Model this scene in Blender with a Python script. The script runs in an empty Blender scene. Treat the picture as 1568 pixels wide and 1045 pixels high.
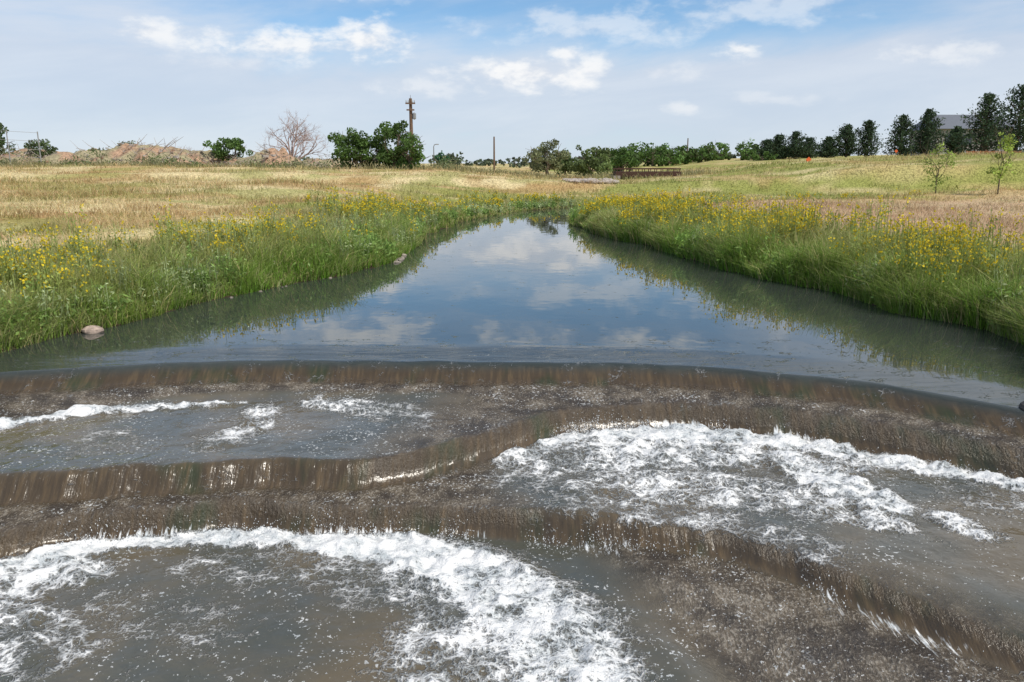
import bpy, math, numpy as np
from mathutils import Vector
rng=np.random.default_rng(7)
sc=bpy.context.scene
sc.view_settings.view_transform='Standard'; sc.view_settings.look='None'
sc.view_settings.exposure=0; sc.view_settings.gamma=1

# ------------------------------------------------------------------ helpers
_tab=np.random.default_rng(3).random((256,256))
def vn(x,y,f=1.0,s=0):
    x=np.asarray(x,float)*f+s*17.3+1000; y=np.asarray(y,float)*f+s*9.7+1000
    xi=np.floor(x).astype(int); yi=np.floor(y).astype(int)
    fx=x-xi; fy=y-yi; fx=fx*fx*(3-2*fx); fy=fy*fy*(3-2*fy)
    a=_tab[xi%256,yi%256]; b=_tab[(xi+1)%256,yi%256]; c=_tab[xi%256,(yi+1)%256]; d=_tab[(xi+1)%256,(yi+1)%256]
    return (a*(1-fx)+b*fx)*(1-fy)+(c*(1-fx)+d*fx)*fy
def fbm(x,y,f=1.0,s=0,o=4):
    t=0;a=.5;n=0
    for i in range(o):
        t=t+a*vn(x,y,f*2**i,s+i*3); n+=a; a*=.5
    return t/n
def S(a,b,x):
    t=np.clip((np.asarray(x,float)-a)/(b-a),0,1); return t*t*(3-2*t)
def lerp(a,b,t): return a+(b-a)*t

def mk(name,verts,faces,mats,cols=None,fl=None,mi=None,smooth=False,parent=None):
    verts=np.asarray(verts,np.float32); faces=np.asarray(faces,np.int32); M,k=faces.shape
    me=bpy.data.meshes.new(name)
    me.vertices.add(len(verts)); me.vertices.foreach_set('co',verts.ravel())
    me.loops.add(M*k); me.loops.foreach_set('vertex_index',faces.ravel())
    me.polygons.add(M); me.polygons.foreach_set('loop_start',np.arange(0,M*k,k,dtype=np.int32))
    if not isinstance(mats,(list,tuple)): mats=[mats]
    for m in mats: me.materials.append(m)
    if mi is not None: me.polygons.foreach_set('material_index',np.asarray(mi,np.int32))
    me.polygons.foreach_set('use_smooth',np.full(M,smooth,dtype=bool))
    me.update(calc_edges=True)
    if cols is not None:
        at=me.attributes.new('Col','FLOAT_COLOR','POINT')
        c=np.ones((len(verts),4),np.float32); c[:,:3]=cols; at.data.foreach_set('color',c.ravel())
    if fl:
        for kx,v in fl.items():
            at=me.attributes.new(kx,'FLOAT','POINT'); at.data.foreach_set('value',np.asarray(v,np.float32).ravel())
    ob=bpy.data.objects.new(name,me); sc.collection.objects.link(ob)
    if parent: ob.parent=parent
    return ob
def grid_faces(nx,ny):
    i=np.arange(nx-1)[:,None]; j=np.arange(ny-1)[None,:]
    a=i*ny+j; return np.stack([a,a+ny,a+ny+1,a+1],-1).reshape(-1,4)

class G:  # quad accumulator
    def __init__(s): s.v=[];s.f=[];s.c=[];s.m=[];s.n=0
    def add(s,v,f,c,m=0):
        v=np.asarray(v,float); f=np.asarray(f)
        s.v.append(v); s.f.append(f+s.n); s.c.append(np.broadcast_to(np.asarray(c,float),(len(v),3))); s.m.append(np.full(len(f),m)); s.n+=len(v)
    def tube(s,pts,rad,c,m=0,n=6):
        pts=np.asarray(pts,float); L=len(pts)
        d=np.gradient(pts,axis=0); d/=np.linalg.norm(d,axis=1)[:,None]+1e-9
        ref=np.array([0.31,0.9,0.2]) 
        a=np.cross(d,ref); a/=np.linalg.norm(a,axis=1)[:,None]+1e-9; b=np.cross(d,a)
        t=np.arange(n)*2*np.pi/n
        v=(pts[:,None,:]+np.asarray(rad)[:,None,None]*(np.cos(t)[None,:,None]*a[:,None,:]+np.sin(t)[None,:,None]*b[:,None,:])).reshape(-1,3)
        i=np.arange(L-1)[:,None]; j=np.arange(n)[None,:]
        f=np.stack([i*n+j,i*n+(j+1)%n,(i+1)*n+(j+1)%n,(i+1)*n+j],-1).reshape(-1,4)
        s.add(v,f,c,m)
    def box(s,cx,cy,cz,sx,sy,sz,c,m=0,rot=0):
        q=np.array([[-1,-1,-1],[1,-1,-1],[1,1,-1],[-1,1,-1],[-1,-1,1],[1,-1,1],[1,1,1],[-1,1,1]])*np.array([sx,sy,sz])/2
        cr,sr=math.cos(rot),math.sin(rot); x=q[:,0]*cr-q[:,1]*sr; y=q[:,0]*sr+q[:,1]*cr
        v=np.stack([x+cx,y+cy,q[:,2]+cz],-1)
        s.add(v,[[0,3,2,1],[4,5,6,7],[0,1,5,4],[1,2,6,5],[2,3,7,6],[3,0,4,7]],c,m)
    def leaves(s,P,size,c,m=1,asp=.6,rs=None,up=None):
        r=rs or rng; N=len(P)
        a=r.normal(size=(N,3)); a/=np.linalg.norm(a,axis=1)[:,None]
        if up is not None: a=a*.6+up; a/=np.linalg.norm(a,axis=1)[:,None]
        b=r.normal(size=(N,3)); b-= (b*a).sum(1)[:,None]*a; b/=np.linalg.norm(b,axis=1)[:,None]
        sz=(np.asarray(size)*np.ones(N))[:,None]*.5
        v=np.stack([P-a*sz,P+b*sz*asp,P+a*sz,P-b*sz*asp],1).reshape(-1,3)
        f=np.arange(N*4).reshape(-1,4)
        s.add(v,f,np.repeat(np.broadcast_to(c,(N,3)),4,0),m)
    def blades(s,P,h,w,lean,c,tipc=None,m=0,r=None):
        N=len(P); th=rng.random(N)*np.pi*2; ph=rng.random(N)*np.pi*2
        sd=np.stack([np.cos(th),np.sin(th),0*th],-1)*(w/2)[:,None]
        ld=np.stack([np.cos(ph),np.sin(ph),0*ph],-1)*(lean*h)[:,None]
        U=np.zeros((N,3)); U[:,2]=h
        mid=P+U*.55+ld*.3; tip=P+U*(1-.3*lean)[:,None]+ld
        v=np.stack([P-sd,P+sd,mid-sd*.85,mid+sd*.85,tip-sd*.2,tip+sd*.2],1).reshape(-1,3)
        b=(np.arange(N)*6)[:,None]
        f=np.concatenate([b+np.array([0,1,3,2]),b+np.array([2,3,5,4])])
        if tipc is None: tipc=c
        cc=np.stack([c,c,(c+tipc)/2,(c+tipc)/2,tipc,tipc],1).reshape(-1,3)
        s.add(v,f,cc,m)
    def obj(s,name,mats,smooth=False,parent=None):
        return mk(name,np.concatenate(s.v),np.concatenate(s.f),mats,np.concatenate(s.c),mi=np.concatenate(s.m),smooth=smooth,parent=parent)

# ------------------------------------------------------------------ node helper
class NT:
    def __init__(s,nt): s.nt=nt; s.L=nt.links
    def n(s,t,**k):
        x=s.nt.nodes.new(t)
        for a,b in k.items(): setattr(x,a,b)
        return x
    def put(s,sock,v):
        if v is None: return
        if isinstance(v,bpy.types.NodeSocket): s.L.new(v,sock)
        else: sock.default_value=v
    def m(s,op,a,b=None,c=None,clamp=False):
        x=s.n('ShaderNodeMath',operation=op); x.use_clamp=clamp
        s.put(x.inputs[0],a); s.put(x.inputs[1],b); s.put(x.inputs[2],c); return x.outputs[0]
    def mr(s,v,a,b,c=0.,d=1.,smooth=True):
        x=s.n('ShaderNodeMapRange'); x.interpolation_type='SMOOTHSTEP' if smooth else 'LINEAR'
        for i,q in enumerate((v,a,b,c,d)): s.put(x.inputs[i],q)
        return x.outputs[0]
    def mix(s,f,a,b,bt='MIX'):
        x=s.n('ShaderNodeMix',data_type='RGBA',blend_type=bt)
        s.put(x.inputs[0],f); s.put(x.inputs[6],a); s.put(x.inputs[7],b); return x.outputs[2]
    def noise(s,vec,scale,detail=4,rough=.55,dist=0.,col=False):
        x=s.n('ShaderNodeTexNoise'); s.put(x.inputs['Vector'],vec)
        x.inputs['Scale'].default_value=scale; x.inputs['Detail'].default_value=detail
        x.inputs['Roughness'].default_value=rough; x.inputs['Distortion'].default_value=dist
        return x.outputs['Color' if col else 'Fac']
    def vscale(s,vec,sx,sy,sz):
        x=s.n('ShaderNodeVectorMath',operation='MULTIPLY'); s.put(x.inputs[0],vec); x.inputs[1].default_value=(sx,sy,sz); return x.outputs[0]
    def attr(s,name,col=False):
        x=s.n('ShaderNodeAttribute',attribute_name=name); return x.outputs['Color' if col else 'Fac']
    def pos(s): return s.n('ShaderNodeNewGeometry').outputs['Position']
def newmat(name):
    m=bpy.data.materials.new(name); m.use_nodes=True; m.node_tree.nodes.clear()
    t=NT(m.node_tree); out=t.n('ShaderNodeOutputMaterial'); return m,t,out
def c4(*c): return (*c,1.)

def foliage_mat(name,trans=.35,rough=.6,spec=.25):
    m,t,o=newmat(name); p=t.n('ShaderNodeBsdfPrincipled'); tr=t.n('ShaderNodeBsdfTranslucent'); mx=t.n('ShaderNodeMixShader')
    c=t.attr('Col',True)
    t.put(p.inputs['Base Color'],c); p.inputs['Roughness'].default_value=rough; p.inputs['Specular IOR Level'].default_value=spec
    t.put(tr.inputs['Color'],c); mx.inputs[0].default_value=trans
    t.L.new(p.outputs[0],mx.inputs[1]); t.L.new(tr.outputs[0],mx.inputs[2]); t.L.new(mx.outputs[0],o.inputs[0]); return m
M_leaf=foliage_mat('leaf_foliage'); M_grass=foliage_mat('grass_blades',.38,.5,.3); M_flower=foliage_mat('flower_petals',.3,.6,.1)
def solid_mat(name,scale=20,amt=.3,rough=.8,spec=.3,bump=.01):
    m,t,o=newmat(name); p=t.n('ShaderNodeBsdfPrincipled'); nz=t.noise(t.pos(),scale,4,.6)
    c=t.mix(1.,t.attr('Col',True),t.mix(t.mr(nz,.3,.7),c4(1-amt,1-amt,1-amt),c4(1+amt,1+amt,1+amt)),'MULTIPLY')
    t.put(p.inputs['Base Color'],c); p.inputs['Roughness'].default_value=rough; p.inputs['Specular IOR Level'].default_value=spec
    b=t.n('ShaderNodeBump'); b.inputs['Strength'].default_value=.7; b.inputs['Distance'].default_value=bump; t.put(b.inputs['Height'],nz); t.L.new(b.outputs[0],p.inputs['Normal'])
    t.L.new(p.outputs[0],o.inputs[0]); return m
M_bark=solid_mat('bark',15,.35); M_soil=solid_mat('dirt',4,.35,.95,.1,.05); M_rock=solid_mat('rock',12,.35,.7,.4,.02)
M_paint=solid_mat('painted_surface',6,.08,.5,.4,.001); M_ground=solid_mat('ground_grass',9,.4,.95,.05,.06)
M_wood=solid_mat('weathered_wood',10,.25,.8)

# ------------------------------------------------------------------ creek banks
LY=np.array([-60,0,8.0,9.2,10.5,11.7,13.9,15.5,18,21.1,25,30.6,34,38.3,42,46,50,54,5000])
LX=np.array([-6.6,-6.5,-6.3,-6.08,-5.77,-5.12,-4.43,-3.65,-2.72,-2.55,-2.85,-2.0,-1.0,.6,4,13,44,110,110])
RY=np.array([-60,0,6,8.0,8.9,10.5,11.5,14.7,18.7,23.3,29,33,36.8,40,44,48,54,5000])
RX=np.array([6.6,6.2,5.8,5.9,6.2,6.55,6.1,5.2,4.25,3.3,2.15,2.3,3.6,8,22,62,116,116])
def XLf(y): return np.interp(y,LY,LX)+(fbm(y,0*y,.8,1,3)-.5)*.9*S(9,11,y)*(1-S(28,36,y)*.8)
def XRf(y): return np.interp(y,RY,RX)+(fbm(y,0*y,.7,2,3)-.5)*.9*S(9,11,y)*(1-S(28,36,y)*.8)
def dist(x,y):
    y=np.asarray(y,float)
    def sl(X,Y): return (np.interp(y+1,Y,X)-np.interp(y-1,Y,X))/2
    dl=(XLf(y)-x)/np.sqrt(1+sl(LX,LY)**2); dr=(x-XRf(y))/np.sqrt(1+sl(RX,RY)**2)
    return np.maximum(dl,dr)
def base(x,y):
    near=np.interp(x,[-3,3],[.70,.55])
    far=np.interp(x,[-60,-30,-6,-3,3,9,14,25,38,54,120],[1.9,1.75,1.6,1.4,1.0,.88,1.25,2.2,2.9,3.3,3.9])
    t=np.where(x<0,S(8,66,y),S(28,64,y))
    z=lerp(near,far,t)
    z=z+(fbm(x,y,.15,5,3)-.5)*.75*S(12,34,y)*(1-.6*S(3,8,x)*(1-S(14,20,x)))+(fbm(x,y,.7,6,3)-.5)*.14
    return z
def gz(x,y):
    x=np.asarray(x,float); y=np.asarray(y,float); d=dist(x,y)
    w=4.2+6*S(26,38,y)
    z=base(x,y)*((.28-.14*S(25,36,y))*S(0,.28,d)+(.72+.14*S(25,36,y))*S(.2,w,d))-1.6*S(0,.5,-d)
    return z
def fieldcol(x,y):
    x=np.asarray(x,float); y=np.asarray(y,float); d=dist(x,y)
    tan=np.array([.57,.42,.21]); straw=np.array([.69,.57,.32]); green=np.array([.29,.31,.085]); pink=np.array([.55,.39,.26]); dk=np.array([.42,.275,.12])
    n1=S(.38,.62,fbm(x,y*1.4,.22,11,4))[...,None]; n2=S(.42,.60,fbm(x,y*1.8,.4,13,4))[...,None]; n3=S(.55,.66,fbm(x,y*1.6,.4,17,4))[...,None]
    c=lerp(tan,straw,n1); c=lerp(c,dk,n3*.75)
    gm=np.clip(.26+.5*(1-S(2.5,8.5,d))+.55*S(34,42,y)*S(3,9,x),0,1)[...,None]
    gm=np.clip(gm*.8+ (n2-.5)*.75,0,.95)
    pm=(S(4.5,7,x)*S(14,19,y)*(1-S(31,37,y)))[...,None]
    c=lerp(c,pink,pm*.8); gm=gm*(1-pm*.75)
    return lerp(c,green,gm)

xc=np.arange(-14,14.001,.14); g=np.geomspace(.28,2986,70); xs=np.concatenate([-(14+g)[::-1],xc,14+g])
yc=np.concatenate([np.arange(4,40,.16),np.arange(40,110,.7)]); ys=np.concatenate([[-300,-80,-20,-5,0,2,3],yc,110+np.geomspace(2,4000,30)])
X,Y=np.meshgrid(xs,ys,indexing='ij'); Z=gz(X,Y)
gcol=fieldcol(X,Y)*.8; gcol=lerp(np.array([.05,.038,.024]),gcol,S(.35,.9,dist(X,Y))[...,None])  # dark band at waterline: shade of the undercut bank painted into ground colour
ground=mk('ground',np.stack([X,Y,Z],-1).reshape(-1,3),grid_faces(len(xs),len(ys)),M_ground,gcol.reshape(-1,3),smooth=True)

# ------------------------------------------------------------------ weir / water
def C0(x): return np.interp(x,[-7,-5.55,-4.9,-4.31,-3.6,-2.87,0,1.2,2.28,3.0,3.54,4.2,4.71,5.5,7],[8.0,8.28,8.46,8.63,8.73,8.79,8.77,8.68,8.47,8.23,7.98,7.45,6.95,6.15,5.0])
def C2(x): return np.interp(x,[-7,-5.5,-4.17,-3.24,-1.86,-1.3,-.825,-.5,-.27,0,.3,.55,.85,1.6,2.42,3.0,3.4,4.2,4.7,5.6,7],[5.6,5.75,6.09,6.34,6.41,6.46,6.60,6.8,7.05,7.35,7.65,7.88,8.0,8.04,7.93,7.66,7.42,6.85,6.3,5.4,4.2])
def C3(x): return np.interp(x,[-7,-5,-3.9,-3.56,-2.9,-2.05,-.71,.08,.6,1.1,1.55,2.14,2.56,2.96,3.4,4,7],[4.4,5.0,5.59,5.87,6.0,6.05,6.02,5.95,5.84,5.68,5.46,5.06,4.56,4.05,3.5,2.9,1])
def smooth_curve(C,w):
    def f(x): return sum(C(x+o*w) for o in (-1,-.5,0,.5,1))/5
    return f
C0s=smooth_curve(C0,.35); C2s=smooth_curve(C2,.25); C3s=smooth_curve(C3,.25)
def sd(C,x,y,w=.0,s=0):
    sl=(C(x+.1)-C(x-.1))/.2
    return (C(x)+w*(fbm(x,x*0,1.3,s,3)-.5)*2-y)/np.sqrt(1+sl*sl)
def weir_h(x,y):
    s0=sd(C0s,x,y,.10,1); s2=sd(C2s,x,y,.14,2); s3=sd(C3s,x,y,.13,3)
    A=lerp(-.19,-.27,S(.15,.6,s0))
    z=A*S(-.16,.16,s0) -.03*S(-.9,-.1,s0)
    z=z-.20*S(-.10,.12,s2)-.035*S(.1,.5,s2)*(1-S(-.3,.4,x)) 
    bx=np.interp(y,[2,4.16,4.98,5.8,6.3],[1.7,1.03,.75,.34,.1])
    ap=S(-.05,.5,x-bx)
    z=z+(-.22+.03*(1-S(-.3,.4,x)))*S(-.09,.11,s3)*(1-.35*ap)-.22*ap*S(.1,1.6,s3)
    z=z+(fbm(x,y,1.6,91,3)-.5)*.06*S(.2,.5,s0)*(ap*S(0,.2,s3)+S(-1.2,-.4,x)*(1-S(-.05,.0,s2)))
    return z,s0,s2,s3,bx,ap
dx=.018
gx=np.arange(-7.2,7.2,dx); gy=np.arange(2.6,10.01,dx)
X,Y=np.meshgrid(gx,gy,indexing='ij')
z,s0,s2,s3,bx,ap=weir_h(X,Y)
foam=np.zeros_like(X)+.14
def stroke(pts,reg,soft=1.7):
    global foam
    best=np.zeros_like(X)
    P=[np.array(p,float) for p in pts]
    if len(P)==1: P=P*2
    for a,b in zip(P[:-1],P[1:]):
        ab=b[:2]-a[:2]; L=(ab**2).sum()+1e-9
        t=np.clip(((X-a[0])*ab[0]+(Y-a[1])*ab[1])/L,0,1)
        d=np.hypot(X-a[0]-t*ab[0],Y-a[1]-t*ab[1]); r=a[2]+(b[2]-a[2])*t; s=a[3]+(b[3]-a[3])*t
        best=np.maximum(best,s*(1-S(.5,soft,d/r)))
    foam=np.maximum(foam,best*reg)
low=S(.04,.1,s3); mid=S(.06,.12,s2)*(1-S(-.1,.05,s3)); top=S(.1,.2,s0)*(1-S(-.1,0,s2))
stroke([(-5,5.1,.25,1.2),(-3.92,5.42,.24,1.25),(-3.5,5.66,.20,1.3),(-3.17,5.80,.18,1.3),(-2.6,5.88,.14,1.35),(-1.77,5.87,.15,1.35),(-.94,5.70,.25,1.3),(-.41,5.43,.36,1.22),(-.02,5.0,.40,1.12),(.28,4.6,.4,1.08),(.36,4.05,.45,1.05),(.4,3.4,.5,1.0)],low)
stroke([(-.75,5.5,.35,.84),(-.2,4.9,.5,.84),(-.15,4.2,.65,.85),(-.15,3.6,.65,.85)],low)
stroke([(-3.4,5.42,.3,1.1),(-3.1,5.3,.2,.95)],low); stroke([(-3.7,5.15,.3,1.0),(-3.4,4.75,.32,.82),(-2.9,4.38,.35,.7)],low)
stroke([(-2.3,5.4,.25,.6),(-1.5,5.4,.3,.66),(-.9,5.2,.35,.7)],low)
stroke([(-2.7,4.9,.25,.56),(-2.0,4.6,.3,.54)],low)
stroke([(.0,7.0,.2,.9),(.15,7.25,.24,1.05),(.65,7.74,.22,1.25),(1.49,7.80,.28,1.3),(2.3,7.70,.25,1.25),(2.95,7.40,.24,1.1),(3.4,7.08,.22,1.15),(4.3,6.52,.19,1.15),(5,5.85,.2,1.1)],mid)
stroke([(.45,7.05,.45,.86),(1.2,7.25,.55,.94),(2.1,7.2,.45,.94)],mid); stroke([(2.55,7.05,.28,1.0),(2.75,6.5,.32,1.1),(3.0,6.0,.25,1.1)],mid)
stroke([(.2,6.7,.4,.72),(.7,6.4,.4,.74),(1.4,6.4,.5,.82),(2.2,6.2,.4,.8),(2.9,5.7,.22,.88)],mid)
stroke([(.5,6.05,.25,.66),(1.3,5.75,.3,.70),(2.1,5.3,.3,.66)],mid)
stroke([(3.4,5.75,.18,.82),(3.55,5.45,.14,.76)],mid); stroke([(4.0,6.2,.4,.58)],mid)
stroke([(3.1,6.9,.3,.88)],mid)
stroke([(-5.6,7.1,.13,1.2),(-5,7.38,.13,1.2),(-4.36,7.86,.13,1.22),(-3.5,8.08,.11,1.2),(-2.9,8.15,.09,1.0)],top)
stroke([(-2.6,7.95,.2,.82),(-2.5,7.4,.2,.78),(-2.7,6.95,.25,.74)],top)
stroke([(-2.1,8.15,.2,.88),(-1.3,7.95,.3,.78),(-1.0,7.6,.3,.66)],top)
stroke([(-3.8,7.0,.4,.54)],top)
slopeL=1-S(-1.3,-.5,X+ (fbm(X,Y,1.5,9)-.5)*.5+ (7.4-Y)*.35)
poolA=slopeL*S(.30,.42,s0 - .45*S(-3.2,-5.5,X)*1.0)
filmA=(1-poolA)*S(.04,.14,s0)*(1-S(0,.05,s2))
rB=S(-.25,.25,X+(fbm(X,Y,1.6,19)-.5)*.5-(6.3-Y)*.2)
edge3=1-S(.12,.5,-s3)
filmB=np.clip((1-rB)+edge3*.6*S(.5,2,X),0,1)*S(.05,.15,s2)*(1-S(-.02,.05,s3))
filmC=ap*S(.05,.15,s3)
film=np.clip(filmA+filmB+filmC,0,1)
drop=np.maximum.reduce([S(-.12,.02,s0)*(1-S(.1,.2,s0)), S(-.2,-.02,s2)*(1-S(.08,.16,s2)), S(-.16,0,s3)*(1-S(.06,.14,s3))])
veil=np.maximum.reduce([ S(-.02,.1,s2)*(1-S(.12,.24,s2))*S(.5,.9,X)*lerp(.35,.75,S(.4,.65,fbm(X,X*0,1.6,31,2)))*(1-S(3.0,3.6,X)*.6),
        S(-.02,.1,s3)*(1-S(.12,.25,s3))*lerp(.35,.75,S(.4,.6,fbm(X,X*0,1.4,33,2)))*S(-3.8,-3.3,X)*(1-S(-.4,.1,X)),
        S(-.02,.1,s3)*(1-S(.12,.4,s3))*lerp(.16,.5,S(.48,.62,fbm(X,X*0,2.4,35,2)))*S(-.1,.1,X)])
turb=S(-.05,.2,s0); lipn=S(-1.3,-.2,s0)*(1-S(0,.2,s0))
fm=S(.45,1.0,foam)
z=z+fm*((fbm(X,Y,7,41,5)-.40)*.15) + film*(fbm(X*1.6,Y*.8,12,43,3)-.5)*.026 + turb*(1-film)*(1-fm)*(fbm(X,Y,2.5,44,3)-.5)*.022
z=z+drop*(fbm(X*2.2,Y*.6,4,45,4)-.5)*.034*turb + lipn*(fbm(X*.5,Y*1.6,2.2,46,3)-.5)*.006

def water_mat():
    m,t,o=newmat('creek_water'); p=t.n('ShaderNodeBsdfPrincipled'); P=t.pos()
    foamA,filmA_,dropA,veilA,turbA,lipA=[t.attr(k) for k in ('foam','film','drop','veil','turb','lip')]
    warp=t.noise(P,9.,2,.5,0,True)
    v=t.n('ShaderNodeVectorMath',operation='MULTIPLY_ADD'); t.put(v.inputs[0],warp); v.inputs[1].default_value=(.10,.10,.0); t.put(v.inputs[2],P); Pw=v.outputs[0]
    f1=t.noise(t.vscale(P,.8,1.15,1.),8.,6,.72)
    fb=t.noise(P,3.,2,.5)
    vo=t.n('ShaderNodeTexVoronoi',feature='DISTANCE_TO_EDGE'); t.put(vo.inputs['Vector'],Pw); vo.inputs['Scale'].default_value=15.
    lace=t.mr(vo.outputs['Distance'],.0,.25,1.,0.)
    vo2=t.n('ShaderNodeTexVoronoi',feature='DISTANCE_TO_EDGE'); t.put(vo2.inputs['Vector'],Pw); vo2.inputs['Scale'].default_value=42.
    lace2=t.mr(vo2.outputs['Distance'],.0,.3,1.,0.)
    val=t.m('MULTIPLY_ADD',t.m('SUBTRACT',f1,.5),2.0,foamA)
    val=t.m('MULTIPLY_ADD',t.m('SUBTRACT',fb,.5),1.0,val)
    val=t.m('MULTIPLY_ADD',t.m('SUBTRACT',lace,.45),.26,val); val=t.m('MULTIPLY_ADD',t.m('SUBTRACT',lace2,.4),.22,val)
    fmask=t.mr(val,.52,1.12)
    nodrop=t.m('SUBTRACT',1.,dropA)
    fl=t.noise(P,38.,2,.6); reg=t.noise(P,2.5,2,.6)
    fleck=t.m('MULTIPLY',t.m('MULTIPLY',t.mr(t.m('MULTIPLY_ADD',reg,.35,fl),.82,.87),turbA),nodrop)
    st=t.noise(t.vscale(P,34,5,3),1.,4,.65); vval=t.m('MULTIPLY_ADD',t.m('SUBTRACT',st,.5),2.4,veilA)
    vmask=t.m('MULTIPLY',t.mr(vval,.5,.9),t.mr(veilA,.05,.3))
    g1=t.noise(t.vscale(P,58,34,34),1.,3,.68); g2=t.noise(P,4.,4,.6)
    grain=t.m('MULTIPLY',t.mr(t.m('MULTIPLY_ADD',t.m('SUBTRACT',g2,.5),.5,g1),.52,.66),filmA_)
    white=t.m('MAXIMUM',fmask,t.m('MAXIMUM',t.m('MULTIPLY',fleck,.6),vmask))
    pool=t.mix(turbA,c4(.036,.043,.038),t.mix(t.mr(t.noise(P,.9,3),.35,.65),c4(.07,.072,.058),c4(.125,.10,.062)))
    brown=t.mix(t.mr(g2,.35,.65),c4(.046,.035,.024),c4(.115,.090,.060))
    brown=t.mix(t.m('MULTIPLY',grain,.52),brown,c4(.38,.34,.28))
    c=t.mix(filmA_,pool,brown)
    moss=t.mix(t.mr(t.noise(t.vscale(P,2,1,1),1.2,3),.5,.68),c4(.052,.034,.016),c4(.028,.034,.010))
    strk=t.noise(t.vscale(P,24,4,2),1.,4,.6)
    dcol=t.mix(t.mr(strk,.40,.85),moss,c4(.125,.082,.038))
    c=t.mix(t.m('MULTIPLY',dropA,.92),c,dcol)
    fcol=t.mix(t.mr(t.m('MULTIPLY_ADD',t.m('SUBTRACT',fb,.5),.5,f1),.33,.62),c4(.50,.54,.56),c4(.86,.86,.85))
    c=t.mix(white,c,fcol)
    t.put(p.inputs['Base Color'],c)
    r=t.m('MULTIPLY_ADD',turbA,.07,.012); r=t.m('MULTIPLY_ADD',filmA_,.12,r); r=t.m('MULTIPLY_ADD',t.m('MULTIPLY',dropA,turbA),.16,r); r=t.m('MULTIPLY_ADD',white,.45,r,clamp=True)
    t.put(p.inputs['Roughness'],r); p.inputs['IOR'].default_value=1.36
    p.inputs['Specular IOR Level'].default_value=1.
    calm=t.noise(t.vscale(P,1.,.7,1.),2.0,2,.5); lipw=t.noise(t.vscale(P,1.6,7,1.),1.,4,.6,.8)
    trb=t.noise(Pw,5.,4,.5)
    h=t.m('MULTIPLY',calm,.0020)
    h=t.m('MULTIPLY_ADD',t.m('MULTIPLY',lipA,lipw),.006,h)
    h=t.m('MULTIPLY_ADD',t.m('MULTIPLY',turbA,trb),.016,h)
    h=t.m('MULTIPLY_ADD',t.m('MULTIPLY',filmA_,g1),.024,h)
    h=t.m('MULTIPLY_ADD',t.m('MULTIPLY',t.m('MULTIPLY',dropA,turbA),strk),.010,h)
    h=t.m('MULTIPLY_ADD',t.m('MULTIPLY',fmask,f1),.06,h)
    b=t.n('ShaderNodeBump'); b.inputs['Strength'].default_value=1.; b.inputs['Distance'].default_value=1.; t.put(b.inputs['Height'],h)
    t.L.new(b.outputs[0],p.inputs['Normal']); t.L.new(p.outputs[0],o.inputs[0]); return m
M_water=water_mat()
weirw=mk('creek_water',np.stack([X,Y,z],-1).reshape(-1,3),grid_faces(len(gx),len(gy)),M_water,
   fl=dict(foam=foam,film=film,drop=drop,veil=veil,turb=turb,lip=lipn),smooth=True)
ux=np.concatenate([[-120,-60],np.linspace(-12,12,60),[60,120]]); uy=np.concatenate([[gy[-1]],np.linspace(10.5,60,80)])
UX,UY=np.meshgrid(ux,uy,indexing='ij')
o2=mk('upstream_reach',np.stack([UX,UY,0*UX],-1).reshape(-1,3),grid_faces(len(ux),len(uy)),M_water,
   fl={k:np.zeros(UX.size) for k in ('foam','film','drop','veil','turb','lip')},smooth=True); o2.parent=weirw
bxg=np.arange(-7.6,7.6,.08); byg=np.arange(2.2,9.6,.08); BX,BY=np.meshgrid(bxg,byg,indexing='ij')
bz=weir_h(BX,BY)[0]-.14-.1*S(.3,-.3,sd(C0s,BX,BY))
mk('stepped_weir',np.stack([BX,BY,bz],-1).reshape(-1,3),grid_faces(len(bxg),len(byg)),M_rock,np.array([.16,.13,.09]),smooth=True)

def droplets():
    octv=np.array([[1,0,0],[-1,0,0],[0,1,0],[0,-1,0],[0,0,1],[0,0,-1]],float)
    octf=np.array([[0,2,4],[2,1,4],[1,3,4],[3,0,4],[2,0,5],[1,2,5],[3,1,5],[0,3,5]])
    P=[];R=[]
    def seg(C,x0,x1,n,off,up):
        x=rng.uniform(x0,x1,n); 
        keep=fbm(x,x*0,2.2,77,3)>rng.uniform(.3,.7,n); x=x[keep]; n=len(x)
        y=C(x)-off+rng.normal(size=n)*.06
        zz=weir_h(x,y)[0]+np.abs(rng.normal(size=n))*up+.012
        P.append(np.stack([x,y,zz],-1)); R.append(rng.uniform(.001,.0034,n)*(1+.6*rng.random(n)))
    seg(C2s,.4,2.9,3200,.16,.055); seg(C2s,2.9,4.6,250,.14,.03); seg(C3s,-3.6,-.3,2300,.13,.04)
    seg(C3s,.0,2.2,1300,.20,.05); seg(C3s,2.,2.9,300,.14,.03)
    n=10000; x=rng.uniform(-4.2,4.2,n); y=rng.uniform(4,8.1,n)
    i=np.clip(((x-gx[0])/dx).astype(int),0,len(gx)-1); j=np.clip(((y-gy[0])/dx).astype(int),0,len(gy)-1)
    k=(foam[i,j]>rng.uniform(.45,1.1,n))|((film[i,j]>.8)&(rng.random(n)<.35)&(y<6.)&(x>.3)); x,y,i,j=x[k],y[k],i[k],j[k]; n=len(x)
    P.append(np.stack([x,y,z[i,j]+np.abs(rng.normal(size=n))*.025],-1)); R.append(rng.uniform(.001,.0036,n))
    P=np.concatenate(P);R=np.concatenate(R); n=len(P)
    st=np.ones((n,1,3)); st[:,0,2]=rng.uniform(.8,2.6,n)
    V=P[:,None,:]+octv[None]*R[:,None,None]*st
    F=(octf[None]+(np.arange(n)*6)[:,None,None]).reshape(-1,3)
    mk('water_spray',V.reshape(-1,3),F,M_spray,np.array([.75,.78,.8]),smooth=True)
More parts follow.
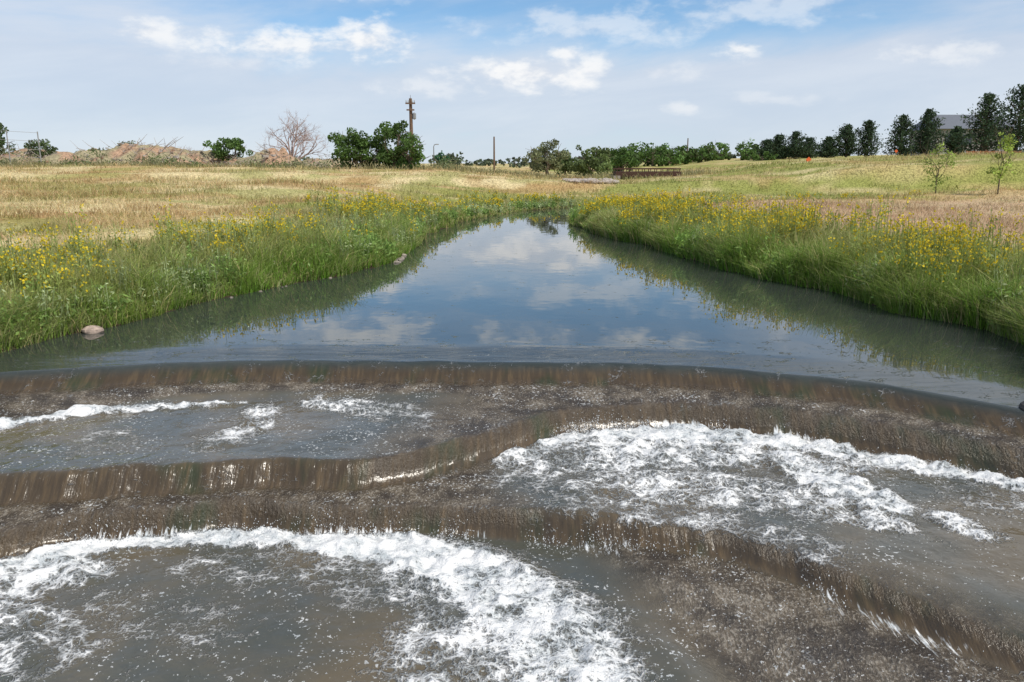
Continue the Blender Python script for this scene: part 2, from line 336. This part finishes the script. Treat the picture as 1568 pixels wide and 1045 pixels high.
M_spray=solid_mat('spray',30,.05,.25,.5,.001); droplets()

# ------------------------------------------------------------------ grass
G1=G()
def field(n,ylo,yhi,hs):
    y=np.exp(rng.uniform(math.log(ylo),math.log(yhi),n)); x=rng.uniform(-.95,.95,n)*(y+2)
    d=dist(x,y); k=d>1.2; x,y,d=x[k],y[k],d[k]; n=len(x)
    P=np.stack([x,y,gz(x,y)-.02],-1)
    tuft=S(.25,.75,fbm(x,y,1.1,51,3)); big=S(.52,.72,fbm(x,y,.35,52,3))
    h=rng.uniform(.06,.2,n)*hs*(.3+1.1*tuft+.8*big)*(1+.006*y)
    w=.005+.0005*y*rng.uniform(.6,1.3,n)
    c=fieldcol(x,y)*rng.uniform(.65,1.25,(n,1))
    c*=1+(rng.random((n,3))-.5)*.12
    G1.blades(P,h,w,rng.uniform(.3,1.6,n),c*.9,c*1.12)
field(260000,8,78,1.15)
G1.obj('field_grass',M_grass)

G2=G(); GF=G()
def sideXY(side,y,d):
    A,B=(LY,LX) if side<0 else (RY,RX)
    sl=(np.interp(y+1,A,B)-np.interp(y-1,A,B))/2; f=np.sqrt(1+sl*sl)
    return (XLf(y)-d*f) if side<0 else (XRf(y)+d*f)
def belt(side,n,dmax,lo=7.2,full=None):
    full=full or dmax
    y=np.exp(rng.uniform(math.log(lo),math.log(50),n)); d=rng.random(n)**1.15*dmax
    x=sideXY(side,y,d)
    k=np.abs(x)<45; x,y,d=x[k],y[k],d[k]; n=len(x)
    P=np.stack([x,y,np.maximum(gz(x,y),-.02)-.03],-1)
    tuft=fbm(x,y,1.7,61,3); t2=fbm(x,y,.5,62,3); t3=S(.45,.7,fbm(x,y,.8,63,3))
    h=rng.uniform(.22,.6,n)*(.05+1.7*tuft)*(1-.5*S(1.4,full,d))*(.7+.3*S(0,.6,d))*(1.36 if side>0 else 1.06)*(1-.6*S(20,36,y))
    green=np.array([.155,.33,.03]); olive=np.array([.31,.35,.09]); sage=np.array([.31,.36,.16]); straw=np.array([.64,.54,.27])
    wv=np.clip(S(.1,1.1,d)*.85+(t2-.5)*1.8,0,1)[:,None]
    c=lerp(green,olive,wv); r=rng.random(n)
    sg=(r<.12+.3*t3)[:,None]; c=np.where(sg,lerp(c,sage,.8),c)
    stw=(r>1-.09-.33*S(.5,full,d)-.3*S(18,35,y))[:,None]; c=np.where(stw,straw,c)
    c=c*rng.uniform(.45,1.3,(n,1))
    w=.005+.0005*y*rng.uniform(.6,1.4,n)
    G2.blades(P,h,w,rng.uniform(.1,1.05,n)**1.1,c,lerp(c,np.array([.52,.50,.18]),.35))
belt(-1,125000,3.4); belt(1,150000,3.6); belt(-1,16000,.5,full=3.4); belt(1,24000,.5,full=3.6)
G2.obj('bank_grass',M_grass)

def plants(side,n,dm,dsd,frac,hr,lcol,ls,clf,dens,nl=8,ylo=8.2):
    y=np.exp(rng.uniform(math.log(ylo),math.log(44),n)); d=np.clip(rng.normal(dm,dsd,n),.15,3.6)
    x=sideXY(side,y,d)
    cl=fbm(x,y,clf,71,3); k=(cl>rng.uniform(*dens,n))&(np.abs(x)<30); x,y=x[k],y[k]; n=len(x)
    zb=gz(x,y); H=rng.uniform(*hr,n)*(1-.35*S(20,36,y))
    ns=6; sx=np.repeat(x,ns);sy=np.repeat(y,ns);sz=np.repeat(zb,ns);hh=np.repeat(H,ns)*rng.uniform(.6,1.12,n*ns)
    P=np.stack([sx+rng.normal(size=n*ns)*.08,sy+rng.normal(size=n*ns)*.08,sz],-1)
    ph=rng.random(n*ns)*6.28; ln=rng.uniform(.05,.35,n*ns)*hh
    T=P+np.stack([np.cos(ph)*ln,np.sin(ph)*ln,hh],-1)
    gc=np.repeat(np.array(lcol)*rng.uniform(.65,1.35,(n,1)),ns,0)*rng.uniform(.85,1.15,(n*ns,1))
    N_=n*ns; sd_=np.stack([np.cos(ph+1.5),np.sin(ph+1.5),0*ph],-1)*(.004+.0002*sy)[:,None]
    v=np.stack([P-sd_,P+sd_,T+sd_*.6,T-sd_*.6],1).reshape(-1,3)
    GF.add(v,np.arange(N_*4).reshape(-1,4),np.repeat(gc,4,0),0)
    tt=rng.uniform(.1,.95,(N_,nl,1)); Q=(P[:,None]+(T-P)[:,None]*tt+rng.normal(size=(N_,nl,3))*.04).reshape(-1,3)
    lc=np.repeat(gc,nl,0)*rng.uniform(.8,1.4,(N_*nl,1))
    GF.leaves(Q,np.repeat(ls+.0016*sy,nl)*rng.uniform(.6,1.2,N_*nl),lc,0,.35)
    fr=rng.random(N_)<frac*np.repeat(rng.uniform(.3,1.6,n),ns); T=T[fr]; yy=sy[fr]; nf=6; M_=len(T)
    if M_==0: return
    Q=(T[:,None]+rng.normal(size=(M_,nf,3))*np.array([.032,.032,.065])-np.array([0,0,.03])).reshape(-1,3)
    fc=np.array([.87,.69,.05])*rng.uniform(.7,1.12,(M_*nf,1))
    sz_=np.repeat(.024+.0009*yy,nf)*rng.uniform(.6,1.3,M_*nf)
    GF.leaves(Q,sz_,fc,1,1.,up=np.array([0,-.2,.8])); GF.leaves(Q,sz_,fc*.9,1,1.)
plants(-1,900,1.6,.65,.44,(.45,.85),(.28,.33,.09),.05,.6,(.37,.65)); plants(1,2000,1.5,.7,.48,(.6,1.05),(.28,.33,.09),.05,.6,(.34,.62))
plants(-1,900,.7,.5,0,(.25,.5),(.21,.32,.08),.075,.9,(.4,.6)); plants(1,1000,.6,.5,0,(.25,.65),(.21,.33,.07),.075,.9,(.4,.6))
plants(-1,550,1.2,.9,0,(.3,.65),(.34,.40,.20),.05,.8,(.42,.6)); plants(1,600,1.2,.9,0,(.3,.75),(.34,.40,.20),.05,.8,(.42,.6))
GF.obj('yellow_wildflowers',[M_grass,M_flower])

# ------------------------------------------------------------------ trees
def leafcol(N,c,var=.3,r=None): 
    return np.asarray(c)*( (r or rng).uniform(1-var,1+var,(N,1)))
def tree(name,x,y,ztop,R,col,n=2600,ls=.3,seed=0,bare=False,trunk=.3,barkc=(.13,.1,.07),g=None,low=.15,tk=1.):
    r=np.random.default_rng(seed+100); z0=float(gz(x,y))-.1; H=ztop-z0; own=g is None; g=g or G()
    def limb(p,d,L,rad,dep):
        k=4; pts=[p]; 
        for i in range(k):
            d=d+r.normal(size=3)*.16; d/=np.linalg.norm(d); pts.append(pts[-1]+d*L/k)
        g.tube(pts,np.linspace(rad,rad*.5,k+1),np.array(barkc)*r.uniform(.8,1.2),0,5)
        if dep>0:
            for q in range(r.integers(2,4) if not bare else r.integers(3,5)):
                nd=d+r.normal(size=3)*(.55 if not bare else .5); nd[2]+=.15; nd/=np.linalg.norm(nd)
                limb(pts[r.integers(2,k+1)],nd,L*r.uniform(.5,.8),rad*.5,dep-1)
    tr=(.035*H+.03)*tk; tp=[np.array([x,y,z0]),np.array([x+r.normal()*.03*H,y,z0+H*trunk*.6]),np.array([x+r.normal()*.04*H,y,z0+H*trunk])]
    g.tube(tp,[tr*1.3,tr,tr*.8],np.array(barkc),0,7)
    nb=7 if not bare else 9
    for i in range(nb):
        a=i*2.4+r.random(); e=r.uniform(.35,1.3); d=np.array([math.cos(a)*math.cos(e)*R/ (H*.5),math.sin(a)*math.cos(e)*R/(H*.5),math.sin(e)*1.]); d/=np.linalg.norm(d)
        limb(tp[1+i%2],d,H*(.42 if not bare else .4)*r.uniform(.7,1.1),tr*.55,2 if not bare else 4)
    if not bare:
        zc=z0+H*(low+(1-low)*.5); hz=H*(1-low)*.5
        nc=34; C=r.normal(size=(nc,3)); C/=np.linalg.norm(C,axis=1)[:,None]; C*=r.uniform(.35,1.,(nc,1))**.6
        C=C*np.array([R,R,hz])*.86+np.array([x,y,zc]); C[:,0]+=r.normal(size=nc)*.12*R; C[:,2]+=r.normal(size=nc)*.08*hz
        rad=r.uniform(.14,.38,nc)*min(R,hz)*1.05
        w=rad**2; idx=r.choice(nc,n,p=w/w.sum())
        D=r.normal(size=(n,3)); D/=np.linalg.norm(D,axis=1)[:,None]; D*=r.uniform(.3,1.15,(n,1))**.5
        P=C[idx]+D*rad[idx][:,None]*np.array([1,1,.8])
        P[:,2]=np.maximum(P[:,2],z0+.15)
        tone=r.uniform(.65,1.4,nc)[idx][:,None]
        g.leaves(P,ls*r.uniform(.5,1.3,n),leafcol(n,col,.35,r)*tone,1,.7,rs=r)
    if own: return g.obj(name,[M_bark,M_leaf])
gr=(.095,.165,.04); ol=(.20,.22,.11)
tree('deciduous_tree',-50.6,80,6.2,1.9,(.09,.14,.055),2200,seed=1)
tree('deciduous_tree',-46,80,4.7,1.7,(.12,.17,.07),1500,.22,seed=2)
tree('shrub',-39.5,78,3.9,1.0,(.17,.20,.10),800,.18,seed=3)
tree('shrub',-36.9,79,4.4,1.3,(.19,.22,.12),600,.18,seed=4)
tree('deciduous_tree',-27.8,80,4.75,2.1,gr,2400,.24,seed=5)
tree('bare_tree',-21.6,80,7.1,2.6,gr,bare=True,seed=6,barkc=(.36,.27,.24),trunk=.2,tk=.8)
tree('dead_brush',-33.1,80,4.8,1.5,gr,bare=True,seed=7,barkc=(.38,.28,.24),trunk=.1,tk=.8)
tree('dead_brush',-30.8,79,4.0,1.5,gr,bare=True,seed=37,barkc=(.38,.30,.26),trunk=.1,tk=.8)
tree('deciduous_tree',-13.2,68,5.0,2.2,gr,4400,.22,seed=8,low=.02)
tree('deciduous_tree',-9.9,68,5.95,2.0,gr,4800,.22,seed=9,low=.02)
tree('deciduous_tree',-8.4,67,4.6,1.4,gr,2000,.22,seed=10,low=.02)
tree('shrub',-7.7,90,3.3,.9,(.05,.14,.07),700,.22,seed=11)
tree('deciduous_tree',3.3,75,4.4,2.1,ol,3600,.22,seed=12,low=.02,barkc=(.22,.18,.13))
tree('deciduous_tree',7.2,76,3.9,2.4,(.15,.20,.07),3200,.24,seed=13,low=.0)
tree('deciduous_tree',5.2,79,3.4,1.6,(.12,.17,.06),1600,.24,seed=14,low=.0)
tree('deciduous_tree',12.2,92,4.1,2.6,gr,2800,.26,seed=15,low=.0)
tree('sapling',19.9,38,3.4,.6,(.30,.40,.09),620,.10,seed=16,low=.05,tk=.2,trunk=.45)
tree('sapling',21.6,36,3.85,.55,(.32,.42,.09),700,.11,seed=17,low=.08,tk=.2,trunk=.45)
gg=G(); k=200
for i in range(34):
    X_=13+ i*.85+rng.normal()*.6; tree('',X_,118+rng.normal()*6,4.6+rng.normal()*.55,2.0,np.array(gr)*rng.uniform(.6,1.5),600,.36,seed=k+i,g=gg,low=0.)
gg.obj('distant_tree_row',[M_bark,M_leaf])
gg=G()
for i in range(60):
    X_=-150+i*5.4+rng.normal()*2; tree('',X_,230+rng.normal()*20,float(gz(X_,230))+rng.uniform(1.0,3.6),4.5,np.array([.11,.14,.09])*rng.uniform(.8,1.3),240,.9,seed=300+i,g=gg,low=0.)
gg.obj('distant_tree_line',[M_bark,M_leaf])

def pine(x,y,ztop,R,seed):
    r=np.random.default_rng(seed+900); z0=float(gz(x,y))-.1; H=ztop-z0; g=G()
    g.tube([[x,y,z0],[x+.05,y,z0+H*.5],[x,y,z0+H*.98]],[.05*H**.8,.03*H**.8,.015],(.12,.085,.06),0,7)
    PL=[]; nb=90
    for i in range(nb):
        t=(i+r.random())/nb; h=z0+H*(.06+.92*t); a=i*2.399+r.normal()*.3
        L=R*(1-t)**.7*r.uniform(.5,1.3)*(.8+.2*S(0,.2,t))*(1+.22*math.sin(a*1.0+seed))+.12; e=.1+.6*t
        d=np.array([math.cos(a)*math.cos(e),math.sin(a)*math.cos(e),math.sin(e)])
        p0=np.array([x,y,h]); p1=p0+d*L*.6; p2=p0+d*L+np.array([0,0,.12*L])
        g.tube([p0,p1,p2],[.03,.02,.008],(.11,.08,.055),0,4)
        m=int(8+L*28); tt=r.uniform(.15,1.05,(m,1)); PL.append(p0+(p2-p0)*tt+r.normal(size=(m,3))*np.array([.14,.14,.09])*(.5+.5*L))
    P=np.concatenate(PL); n=len(P)
    g.leaves(P,.27*r.uniform(.5,1.3,n),leafcol(n,(.05,.085,.04),.5,r),1,.45,rs=r,up=np.array([0,0,.35]))
    g.obj('pine_tree',[M_bark,M_leaf])
for i,(x,y,zt,R) in enumerate([(34.3,110,5.2,1.7),(36,111,5.9,1.9),(38,110,6.3,1.9),(40.2,111,5.5,1.7),(36.7,95,5.1,1.3),(38.8,95,6.5,1.7),(41.2,95,7.0,1.8),(40.3,85,7.0,1.9),(42.8,85,7.6,2.1),(45.4,84,5.8,1.3),(43.1,75,8.3,2.3),(46.1,75,9.1,2.4),(49,76,8.6,2.1),(53,78,8.9,2.2)]):
    pine(x,y,zt,R,i)

# ------------------------------------------------------------------ rubble mound
mx=np.linspace(-62,-10,280); my=np.linspace(70,90,60); MX,MY=np.meshgrid(mx,my,indexing='ij')
prof=S(70,76,MY)*(1-S(80,90,MY))*(1-S(-20,-10.5,MX))
mz=gz(MX,MY)-.05+prof*(.2+1.7*S(.3,.75,fbm(MX,MY,.2,81,4))+ .8*(fbm(MX,MY,1.2,82,4)-.4))-(1-prof)*.1
gm=S(.42,.55,fbm(MX,MY,.5,83,3))[...,None]
mc=lerp(np.array([.36,.235,.155]),np.array([.30,.26,.16]),gm)
mound=mk('dirt_mound',np.stack([MX,MY,mz],-1).reshape(-1,3),grid_faces(280,60),M_soil,mc.reshape(-1,3),smooth=True)
gr_=G(); 
def mzf(x,y):
    i=np.clip(np.searchsorted(mx,x),0,279); j=np.clip(np.searchsorted(my,y),0,59); return mz[i,j]
for i in range(480):
    x=rng.uniform(-58,-12); y=rng.uniform(71,80); zz_=mzf(x,y); s=rng.uniform(.08,.38)*(1.5 if rng.random()<.15 else 1)
    col=[(.34,.30,.26),(.26,.20,.15),(.42,.38,.34),(.32,.20,.13)][rng.integers(4)]
    gr_.box(x,y,zz_+s*.15,s,s*.7,s*.45,col,0,rng.random()*3)
    if rng.random()<.7:
        a=rng.random()*6.28; L=rng.uniform(.5,1.9); p=np.array([x,y,zz_]); d=np.array([math.cos(a),math.sin(a)*.4,rng.uniform(.1,.8)])
        gr_.tube([p,p+d*L*.5,p+d*L+rng.normal(size=3)*.1],[.035,.025,.01],(.32,.27,.23),0,4)
gr_.obj('rubble_debris',[M_rock])
gs=G()
for i in range(110):
    x=rng.uniform(-60,-4); y=rng.uniform(67,74); n=90; s=rng.uniform(.25,.7)
    P=np.stack([x+rng.normal(size=n)*s,y+rng.normal(size=n)*s,np.maximum(float(gz(x,y)),mzf(x,y) if x<-10 else 0)+np.abs(rng.normal(size=n))*s*.7+.1],-1)
    gs.leaves(P,rng.uniform(.1,.24,n),leafcol(n,[(.16,.2,.09),(.24,.24,.13),(.11,.17,.05)][rng.integers(3)],.4),0,.6)
n=5200; x=rng.uniform(-60,16,n); y=rng.uniform(64,72,n)+rng.normal(size=n); gs.blades(np.stack([x,y,np.maximum(gz(x,y),0)],-1),rng.uniform(.25,.8,n)*(.3+fbm(x,y,.4,88,3)),rng.uniform(.04,.09,n),rng.uniform(.1,.8,n),leafcol(n,(.26,.24,.12),.4))
gs.obj('weeds',[M_grass])

gf=G(); fx=np.arange(-58,-38,2.6)
for x in fx:
    z0=float(gz(x,69)); gf.tube([[x,69,z0],[x,69,z0+1.5],[x,69,z0+2.9]],[.045,.045,.045],(.28,.28,.28),0,6)
for hz in (.1,.75,1.4,2.1,2.8):
    pts=[[x,69,float(gz(x,69))+hz] for x in fx]; gf.tube(pts,[.014]*len(pts),(.33,.33,.33),0,4)
gf.obj('wire_fence',[M_paint])

def pole(x,y,zt,r,arms=True):
    z0=float(gz(x,y))-.2; g=G(); c=(.16,.10,.065)
    g.tube([[x,y,z0],[x,y,(z0+zt)/2],[x,y,zt]],[r*1.25,r*1.1,r*.9],c,0,10)
    if arms:
        g.box(x,y-r-.07,zt-.5,1.0,.13,.15,c); g.box(x,y-r-.07,zt-1.15,.8,.13,.14,c)
        for q in (-.42,-.2,.2,.42): g.tube([[x+q,y-r-.07,zt-.42],[x+q,y-r-.07,zt-.3],[x+q,y-r-.07,zt-.16]],[.035,.06,.03],(.4,.42,.42),1,8)
        g.tube([[x+.36,y-.1,zt-2.1],[x+.36,y-.1,zt-2.0],[x+.36,y-.1,zt-1.5],[x+.36,y-.1,zt-1.4]],[.05,.19,.19,.05],(.25,.26,.27),1,12)
        g.tube([[x,y,zt-1.2],[x,y,zt-.2],[x,y,zt+.35]],[.05,.04,.02],(.2,.2,.2),1,6)
    g.obj('utility_pole',[M_wood,M_paint])
pole(-10.4,85,8.7,.17); pole(-2.4,110,5.7,.11,False); pole(30,140,6.4,.1,False); pole(-40.5,120,4.6,.07,False)
g=G(); x,y=-8.6,90; z0=float(gz(x,y)); g.tube([[x,y,z0],[x,y,3.0],[x,y,4.0],[x+.08,y,4.2],[x+.3,y,4.25]],[.08,.06,.05,.045,.04],(.2,.2,.2),0,8); g.box(x+.4,y,4.24,.3,.2,.1,(.3,.3,.3)); g.obj('street_lamp',[M_paint])

# foot bridge + riprap
g=G(); by=66; dk=(.07,.035,.025)
g.box(10.9,by,1.36,5.2,2.,.40,dk); g.box(10.9,by-.95,1.78,5.2,.07,.10,dk); g.box(10.9,by+.95,1.78,5.2,.07,.10,dk)
for i in range(11):
    for s in (-.95,.95): g.box(8.4+i*.5,by+s,1.65,.06,.06,.2,dk)
g.box(8.4,by,.8,.5,2.2,.9,(.3,.26,.22)); g.box(13.4,by,.8,.5,2.2,.9,(.3,.26,.22))
g.obj('footbridge',[M_wood])
def rock(x,y,zc,s,col,seed,name='rock',g=None):
    r=np.random.default_rng(seed); nu,nv=14,9; u=np.arange(nu)*2*np.pi/nu; v=np.linspace(.02,np.pi-.02,nv)
    U,V=np.meshgrid(u,v,indexing='ij'); D=np.stack([np.cos(U)*np.sin(V),np.sin(U)*np.sin(V),np.cos(V)],-1)
    k=r.normal(size=(9,3)); k/=np.linalg.norm(k,axis=1)[:,None]; off=r.uniform(.62,.95,9)
    R=np.ones(U.shape)
    for a,b in zip(k,off):
        q=D@a; R=np.minimum(R,np.where(q>.05,b/np.maximum(q,.05),9))
    P=D*R[...,None]*np.array([s,s*.75,s*.5])+np.array([x,y,zc])
    i=np.arange(nu)[:,None]; j=np.arange(nv-1)[None,:]; f=np.stack([i*nv+j,((i+1)%nu)*nv+j,((i+1)%nu)*nv+j+1,i*nv+j+1],-1).reshape(-1,4)
    gg=g or G(); gg.add(P.reshape(-1,3),f[:,::-1],col,0)
    if g is None: gg.obj(name,[M_rock])
g=G()
for i in range(46): 
    x=3.9+rng.random()*3.2; y=54+rng.random()*6; rock(x,y,float(gz(x,y))+.12,rng.uniform(.15,.38),(.36,.31,.27),i,g=g)
g.obj('riprap_rocks',[M_rock])
g=G()
for i in range(28):
    y=rng.normal(18.8,.5) if i<22 else rng.uniform(12,16); x=float(XLf(np.float64(y)))+rng.uniform(-.1,.12); rock(x,y,.0,rng.uniform(.03,.10) if i<22 else rng.uniform(.02,.05),np.array([.30,.26,.22])*rng.uniform(.5,1.1),i+60,g=g)
g.obj('shore_stones',[M_rock])
rx=float(XLf(np.float64(10.4)))+.12
rock(rx,10.4,.02,.16,(.36,.28,.23),201); rock(rx-.28,10.5,.02,.08,(.3,.25,.2),204); rock(4.9,7.1,-.02,.17,(.07,.065,.06),202); rock(5.5,7.2,-.02,.3,(.09,.08,.07),203)

# house behind the pines
e=bpy.data.objects.new('house',None); sc.collection.objects.link(e); hx,hy=58.0,106; z0=3.2
g=G(); g.box(hx,hy,z0+1.6,10,7,3.2,(.33,.31,.29)); g.obj('walls',[M_paint],parent=e)
g=G(); v=np.array([[-5.5,-4,3.2],[5.5,-4,3.2],[5.5,4,3.2],[-5.5,4,3.2],[-4.2,0,5.1],[4.2,0,5.1]])+np.array([hx,hy,z0])
g.add(v,[[0,1,5,4],[2,3,4,5],[1,2,5,5],[3,0,4,4]],(.13,.14,.16)); g.obj('roof',[M_paint],parent=e)
g=G()
for q in (-3.4,-1.2,3.2): g.box(hx+q,hy-3.52,z0+1.9,1.2,.06,1.2,(.05,.06,.08))
g.obj('windows',[M_paint],parent=e); g=G(); g.box(hx+1.1,hy-3.52,z0+1.05,1.,.06,2.1,(.2,.12,.08)); g.obj('door',[M_paint],parent=e)
def sign(x,y,zc,s):
    g=G(); z0=float(gz(x,y)); g.tube([[x,y+.05,z0],[x,y+.05,zc]],[.03,.03],(.3,.3,.3),0,6)
    v=np.array([[0,-.02,-s],[s,-.02,0],[0,-.02,s],[-s,-.02,0],[0,.02,-s],[s,.02,0],[0,.02,s],[-s,.02,0]])+np.array([x,y,zc]); g.add(v,[[0,1,2,3],[4,7,6,5],[0,4,5,1],[1,5,6,2],[2,6,7,3],[3,7,4,0]],(.7,.13,.03)); g.obj('construction_sign',[M_paint])
sign(24.7,68,2.5,.24); sign(35.2,75,3.3,.16)
g=G()
for i in range(9): g.tube([[40+i*.6,72,2.7],[40+i*.6,72,3.3]],[.025,.025],(.5,.2,.08),0,5)
for hz in np.arange(2.95,3.25,.09): g.box(42.4,72,hz,4.8,.02,.035,(.5,.18,.06))
g.obj('orange_safety_fence',[M_paint])

# ------------------------------------------------------------------ sky & sun
EL=math.radians(54); AZ=math.radians(128)
w=bpy.data.worlds.new('World'); sc.world=w; w.use_nodes=True; w.node_tree.nodes.clear(); t=NT(w.node_tree)
out=t.n('ShaderNodeOutputWorld'); bg=t.n('ShaderNodeBackground'); bg.inputs['Strength'].default_value=.10
sky=t.n('ShaderNodeTexSky',sky_type='NISHITA'); sky.sun_disc=False; sky.sun_elevation=EL; sky.sun_rotation=AZ; sky.altitude=1600; sky.air_density=1.0; sky.dust_density=.6; sky.ozone_density=1.6
tc=t.n('ShaderNodeTexCoord').outputs['Generated']; sp=t.n('ShaderNodeSeparateXYZ'); t.put(sp.inputs[0],tc)
az=t.m('ARCTAN2',sp.outputs[0],sp.outputs[1]); el=t.m('ARCSINE',sp.outputs[2])
cv=t.n('ShaderNodeCombineXYZ'); t.put(cv.inputs[0],az); t.put(cv.inputs[1],t.m('MULTIPLY',el,2.0)); V=cv.outputs[0]
n1=t.noise(V,17.,8,.58,.1)
puffs=[(-.404,.140,.045,.014,.85),(-.25,.133,.12,.019,.95),(-.17,.140,.055,.026,1.),(.02,.104,.085,.022,1.),(.11,.157,.16,.020,.5),(.265,.128,.026,.012,.9),(.205,.064,.026,.008,.5),(.47,.115,.060,.012,.55),(.31,.175,.10,.022,.5),(-.113,.088,.06,.012,.45),(.065,.127,.024,.009,.9),(.095,.112,.028,.016,.9),(.29,.072,.06,.008,.3),(.17,.105,.06,.010,.35),(-.32,.112,.07,.010,.3),
 (-.2,.215,.13,.028,.85),(.1,.24,.2,.035,.9),(-.25,.31,.25,.035,.7),(.3,.36,.4,.05,.7),(2.6,.4,1.2,.15,.9)]
cum=None
for a0,e0,hw,hh,s in puffs:
    a=t.m('DIVIDE',t.m('SUBTRACT',az,a0),hw); b=t.m('DIVIDE',t.m('SUBTRACT',el,e0),hh)
    r=t.m('SQRT',t.m('MULTIPLY_ADD',a,a,t.m('MULTIPLY',b,b))); q=t.m('SUBTRACT',1.25,r)
    q=t.m('MULTIPLY',t.mr(t.m('MULTIPLY_ADD',t.m('SUBTRACT',n1,.5),4.4,q),.0,1.3),s)
    q=t.m('MULTIPLY',q,t.mr(r,1.,2.1,1.,0.))
    cum=q if cum is None else t.m('MAXIMUM',cum,q)
cv2=t.n('ShaderNodeCombineXYZ'); t.put(cv2.inputs[0],az); t.put(cv2.inputs[1],t.m('MULTIPLY_ADD',el,4.5,t.m('MULTIPLY',az,-.5)))
n2=t.noise(cv2.outputs[0],2.8,8,.58,.3)
right=t.m('ADD',t.mr(az,.14,.5,0.,.40),t.mr(az,-.22,-.5,0.,.30))
veil_=t.m('ADD',t.mr(el,.08,.165,1.0,.24),right)
veil_=t.m('MULTIPLY',t.mr(t.m('MULTIPLY_ADD',veil_,.55,n2),.50,1.02),.88,clamp=True)
hz=t.mr(el,-.02,.15,.68,0.)
veil_=t.m('MAXIMUM',veil_,hz)
skyc=t.mix(1.,sky.outputs[0],c4(1.04,1.30,1.40),'MULTIPLY')
vcol=t.mix(t.mr(n2,.35,.65),c4(6.0,6.7,7.9),c4(7.0,7.5,8.4))
c=t.mix(veil_,skyc,vcol)
ccol=t.mix(t.mr(n1,.36,.56),c4(7.0,7.4,8.2),c4(9.8,9.8,9.8))
c=t.mix(t.m('MULTIPLY',cum,.92),c,ccol)
t.put(bg.inputs['Color'],c); t.L.new(bg.outputs[0],out.inputs[0])
w.cycles.sampling_method='MANUAL'; w.cycles.sample_map_resolution=512
sun=bpy.data.lights.new('sun','SUN'); sun.energy=3.9; sun.angle=math.radians(.5); sun.color=(1,.94,.84)
so=bpy.data.objects.new('sun',sun); sc.collection.objects.link(so)
dv=Vector((math.sin(AZ)*math.cos(EL),math.cos(AZ)*math.cos(EL),math.sin(EL))); so.rotation_euler=dv.to_track_quat('Z','Y').to_euler(); so.location=(20,-20,40)

cam=bpy.data.cameras.new('camera'); cam.lens=28; cam.sensor_width=36; cam.clip_start=.1; cam.clip_end=9000
co=bpy.data.objects.new('camera',cam); sc.collection.objects.link(co); co.location=(0,0,2.2); co.rotation_euler=(math.radians(90-12.57),0,0); sc.camera=co
